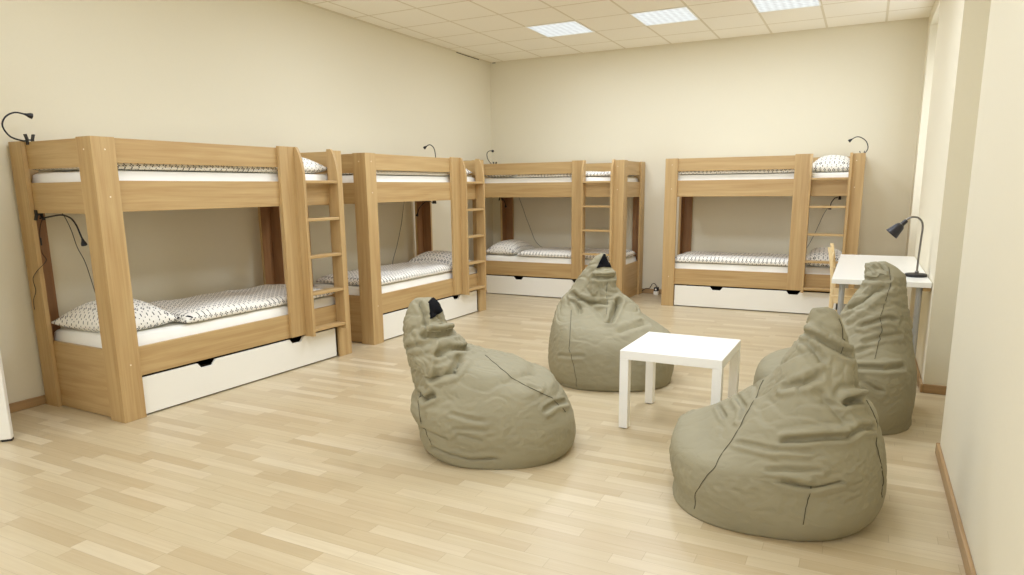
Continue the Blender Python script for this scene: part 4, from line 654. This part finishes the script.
def bag_surface(b, seed, nz=150, na=240):
    rng = np.random.default_rng(seed)
    z = np.array(b['z']); zz = np.linspace(0, z[-1], 600)
    Lx, Rx, vf, vb = (pchip(z, b[k], zz) for k in 'LRFB')
    ds = np.sqrt(np.diff(zz)**2+np.diff(.5*(Rx-Lx))**2+np.diff(vf)**2*.5+.4*np.diff(Lx)**2); s = np.concatenate([[0], np.cumsum(ds)])
    q = np.interp(np.linspace(0, s[-1], nz), s, zz)
    Lx, Rx, vf, vb, cl = (pchip(z, b[k], q) for k in 'LRFBC')
    c, cv = .5*(Lx+Rx), .5*(vf+vb)
    t = np.linspace(0, 2*np.pi, na, endpoint=False); ct, st = np.cos(t), np.sin(t)
    e = (2/(2.5-.4*q/z[-1]))[:, None]
    cx = np.sign(ct)*np.abs(ct)**e; sy = np.sign(st)*np.abs(st)**e
    X = c[:, None]+np.where(ct > 0, (Rx-c)[:, None], (c-Lx)[:, None])*cx
    k = np.where(ct[None, :] < 0, cl[:, None], cv[:, None]); Y = k+np.where(st > 0, vb[:, None]-k, k-vf[:, None])*sy
    P = np.stack([X, Y, np.repeat(q[:, None], na, 1)], -1)
    wz = np.exp(-((q-.29)/.13)**4)*b.get('soft', 0)
    for _ in range(105):
        lap = np.zeros_like(P); lap[1:-1] = .5*(P[2:]+P[:-2])-P[1:-1]
        P = P+lap*(.5*wz)[:, None, None]
    n = grid_normals(P)
    # creases and folds
    disp = np.zeros(P.shape[:2])
    for pl, dep, w in b['st']:
        pl = np.array(pl); best = np.full(P.shape[:2], 9.)
        for a0, a1 in zip(pl[:-1], pl[1:]):
            d = a1-a0; tt = np.clip(((P-a0)@d)/(d@d+1e-12), 0, 1)
            best = np.minimum(best, np.linalg.norm(P-(a0+tt[..., None]*d), axis=2))
        disp -= 1.4*dep*np.exp(-(best/(.85*w))**1.25)
        disp += .35*dep*np.exp(-((best-1.7*w)/(.8*w))**2)
    from mathutils import noise as mn
    hh = q/z[-1]; amp = .0008+.0055*np.clip((hh-.3)/.4, 0, 1); amp[hh > .93] *= .4
    for i in range(nz):
        for j in range(na):
            a = P[i, j]; w0 = mn.noise((a[0]*6+seed, a[1]*6, a[2]*9)); w1 = mn.noise((a[0]*11, a[1]*11+seed, a[2]*14+w0*1.5))
            disp[i, j] -= amp[i]*(math.exp(-abs(w0)/.10)+.6*math.exp(-abs(w1)/.12)-.45)
    P = P+n*disp[..., None]
    P[..., 2] = np.maximum(P[..., 2], 0)
    # slack cloth relaxation: rest lengths longer than the body, so it buckles
    n = grid_normals(P); h0 = q/z[-1]
    slack = 1.012+.065*np.clip((h0-.12)/.5, 0, 1)
    p = P+n*rng.uniform(0, .006, P.shape[:2])[..., None]
    cons = []
    def rest(A, B, sl, k): cons.append((A, B, sl, k))
    def roll(x, k): return np.roll(x, -k, 1)
    L1 = np.linalg.norm(roll(P, 1)-P, axis=2)*slack[:, None]
    L2 = np.linalg.norm(P[1:]-P[:-1], axis=2)*slack[1:, None]
    L3 = np.linalg.norm(roll(P, 1)[1:]-P[:-1], axis=2)*slack[1:, None]
    L4 = np.linalg.norm(P[1:]-roll(P, 1)[:-1], axis=2)*slack[1:, None]
    L5 = np.linalg.norm(roll(P, 3)-P, axis=2)*slack[:, None]
    L6 = np.linalg.norm(P[3:]-P[:-3], axis=2)*slack[3:, None]
    for it in range(240):
        acc = np.zeros_like(p)
        def corr(d, Lr, k):
            l = np.linalg.norm(d, axis=2); return d*(k*.5*(l-Lr)/(l+1e-9))[..., None]
        c = corr(roll(p, 1)-p, L1, 1.); acc += c; acc -= np.roll(c, 1, 1)
        c = corr(p[1:]-p[:-1], L2, 1.); acc[:-1] += c; acc[1:] -= c
        c = corr(roll(p, 1)[1:]-p[:-1], L3, .6); acc[:-1] += c; acc[1:] -= np.roll(c, 1, 1)
        c = corr(p[1:]-roll(p, 1)[:-1], L4, .6); acc[:-1] += np.roll(c, 1, 1); acc[1:] -= c
        c = corr(roll(p, 3)-p, L5, .25); acc += c; acc -= np.roll(c, 3, 1)
        c = corr(p[3:]-p[:-3], L6, .25); acc[:-3] += c; acc[3:] -= c
        p = p+acc*.28; p[..., 2] -= .00012
        dlt = p-P; hn = (dlt*n).sum(2); cl = np.clip(hn, -.003, .022)
        p = p+n*(cl-hn)[..., None]
        tg = p-P-n*cl[..., None]; tl = np.linalg.norm(tg, axis=2, keepdims=True); p = p-tg*np.clip((tl-.02)/(tl+1e-9), 0, 1)
        p[..., 2] = np.maximum(p[..., 2], 0)
        p[0] = P[0]
    return p
BAG_LABEL = {'b1': 'greige bean bag with black webbing at its tip, nearest the left beds',
             'b2': 'greige bean bag behind the white side table with black webbing opening',
             'b3': 'greige bean bag in front of the white desk by the right wall',
             'b4': 'large greige bean bag in front, seen from behind beside the table'}
def make_bag(key, seed):
    b = BAGS[key]
    root = thing('bean_bag', BAG_LABEL[key], 'bean bag', (b['o'][0], b['o'][1], 0), b['ang'], 'greige bean bags')
    p = bag_surface(b, seed); nz, na, _ = p.shape
    vs = p.reshape(-1, 3).tolist()
    fs = [(i*na+k, i*na+(k+1) % na, (i+1)*na+(k+1) % na, (i+1)*na+k) for i in range(nz-1) for k in range(na)]
    vs.append(p[0].mean(0).tolist()); c0 = len(vs)-1
    tp = p[-1].mean(0); tp[2] += .004; vs.append(tp.tolist()); c1 = len(vs)-1
    fs += [(c0, (k+1) % na, k) for k in range(na)]
    fs += [(c1, (nz-1)*na+k, (nz-1)*na+(k+1) % na) for k in range(na)]
    body = MB().add(vs, fs).build('body', M['bag'], root, smooth=True)
    body.data.update()
    tree = BVHTree.FromPolygons([Vector(v) for v in vs], fs)
    def onto(q, lift):
        loc, nn, _, _ = tree.find_nearest(Vector(q))
        c = Vector(q); c = Vector((0, 0, .25))
        if nn.dot(loc-Vector((p[:, :, 0].mean(), p[:, :, 1].mean(), loc.z))) < 0: nn = -nn
        return loc+nn*lift
    for s in b['seams']:
        pts = [onto(q, .0014) for q in s]
        if len(pts) > 2: MB().tube(pts, .0015, 6).build('seam', M['seam'], root, smooth=True)
    for nm, quad in b.get('patch', []):
        q = [Vector(x) for x in quad]; n = 12; m = MB(); top = []; bot = []
        nrm = (q[1]-q[0]).cross(q[3]-q[0])
        if nrm.length < 1e-7: nrm = (q[2]-q[0]).cross(q[3]-q[0])
        nrm.normalize()
        if nrm.y > 0: nrm = -nrm
        lo, hi = (.008, .010) if nm == 'webbing' else (.004, .013)
        for i in range(n+1):
            for j in range(n+1):
                u, v = i/n, j/n
                x = q[0]*(1-u)*(1-v)+q[1]*u*(1-v)+q[2]*u*v+q[3]*(1-u)*v
                g = onto(x, 0); w = .5*(g+x) if (g-x).dot(nrm) < 0 else g
                top.append(w+nrm*(lo+(hi-lo)*v)); bot.append(w-nrm*.006)
        N = (n+1)**2; f = []
        for i in range(n):
            for j in range(n):
                a = i*(n+1)+j; f.append((a, a+n+1, a+n+2, a+1)); f.append((N+a, N+a+1, N+a+n+2, N+a+n+1))
        ring = [i*(n+1) for i in range(n+1)]+[n*(n+1)+j for j in range(1, n+1)]+[i*(n+1)+n for i in range(n-1, -1, -1)]+[j for j in range(n-1, 0, -1)]
        for k in range(len(ring)):
            a, c = ring[k], ring[(k+1) % len(ring)]; f.append((a, c, N+c, N+a))
        m.add(top+bot, f).build(nm, M['blackcloth'] if nm == 'webbing' else M['bag'], root, smooth='auto')
    return root
for k, s in (('b1', 3), ('b2', 8), ('b3', 15), ('b4', 21)): make_bag(k, s)

# ------------------------------------------------------------------ camera, world, view
F, YAW, PIT, ROL, CY = 688.11, -.4705, .1929, -.0105, 35.321
cyw, syw = math.cos(YAW), math.sin(YAW); cp, sp = math.cos(PIT), math.sin(PIT)
f = Vector((syw*cp, cyw*cp, -sp)); r = Vector((cyw, -syw, 0)); u = r.cross(f)
c, s = math.cos(ROL), math.sin(ROL); r2 = c*r+s*u; u2 = -s*r+c*u
cam = bpy.data.cameras.new('camera'); co = bpy.data.objects.new('camera', cam); COL.objects.link(co)
co.matrix_world = Matrix(((r2.x, u2.x, -f.x, 4.5971), (r2.y, u2.y, -f.y, -8.5137), (r2.z, u2.z, -f.z, 1.3287), (0, 0, 0, 1)))
cam.sensor_width = 36; cam.lens = F/1024*36; cam.shift_y = CY/1024; cam.clip_start = .05
scene.camera = co
scene.cycles.diffuse_bounces = 8
w = bpy.data.worlds.new('world'); scene.world = w; w.use_nodes = True
w.node_tree.nodes['Background'].inputs[0].default_value = (.93, .98, 1.06, 1); w.node_tree.nodes['Background'].inputs[1].default_value = 2.6
vs = scene.view_settings; vs.view_transform = 'Standard'; vs.look = 'None'; vs.gamma = 1; vs.use_curve_mapping = False
vs.exposure = 0.19
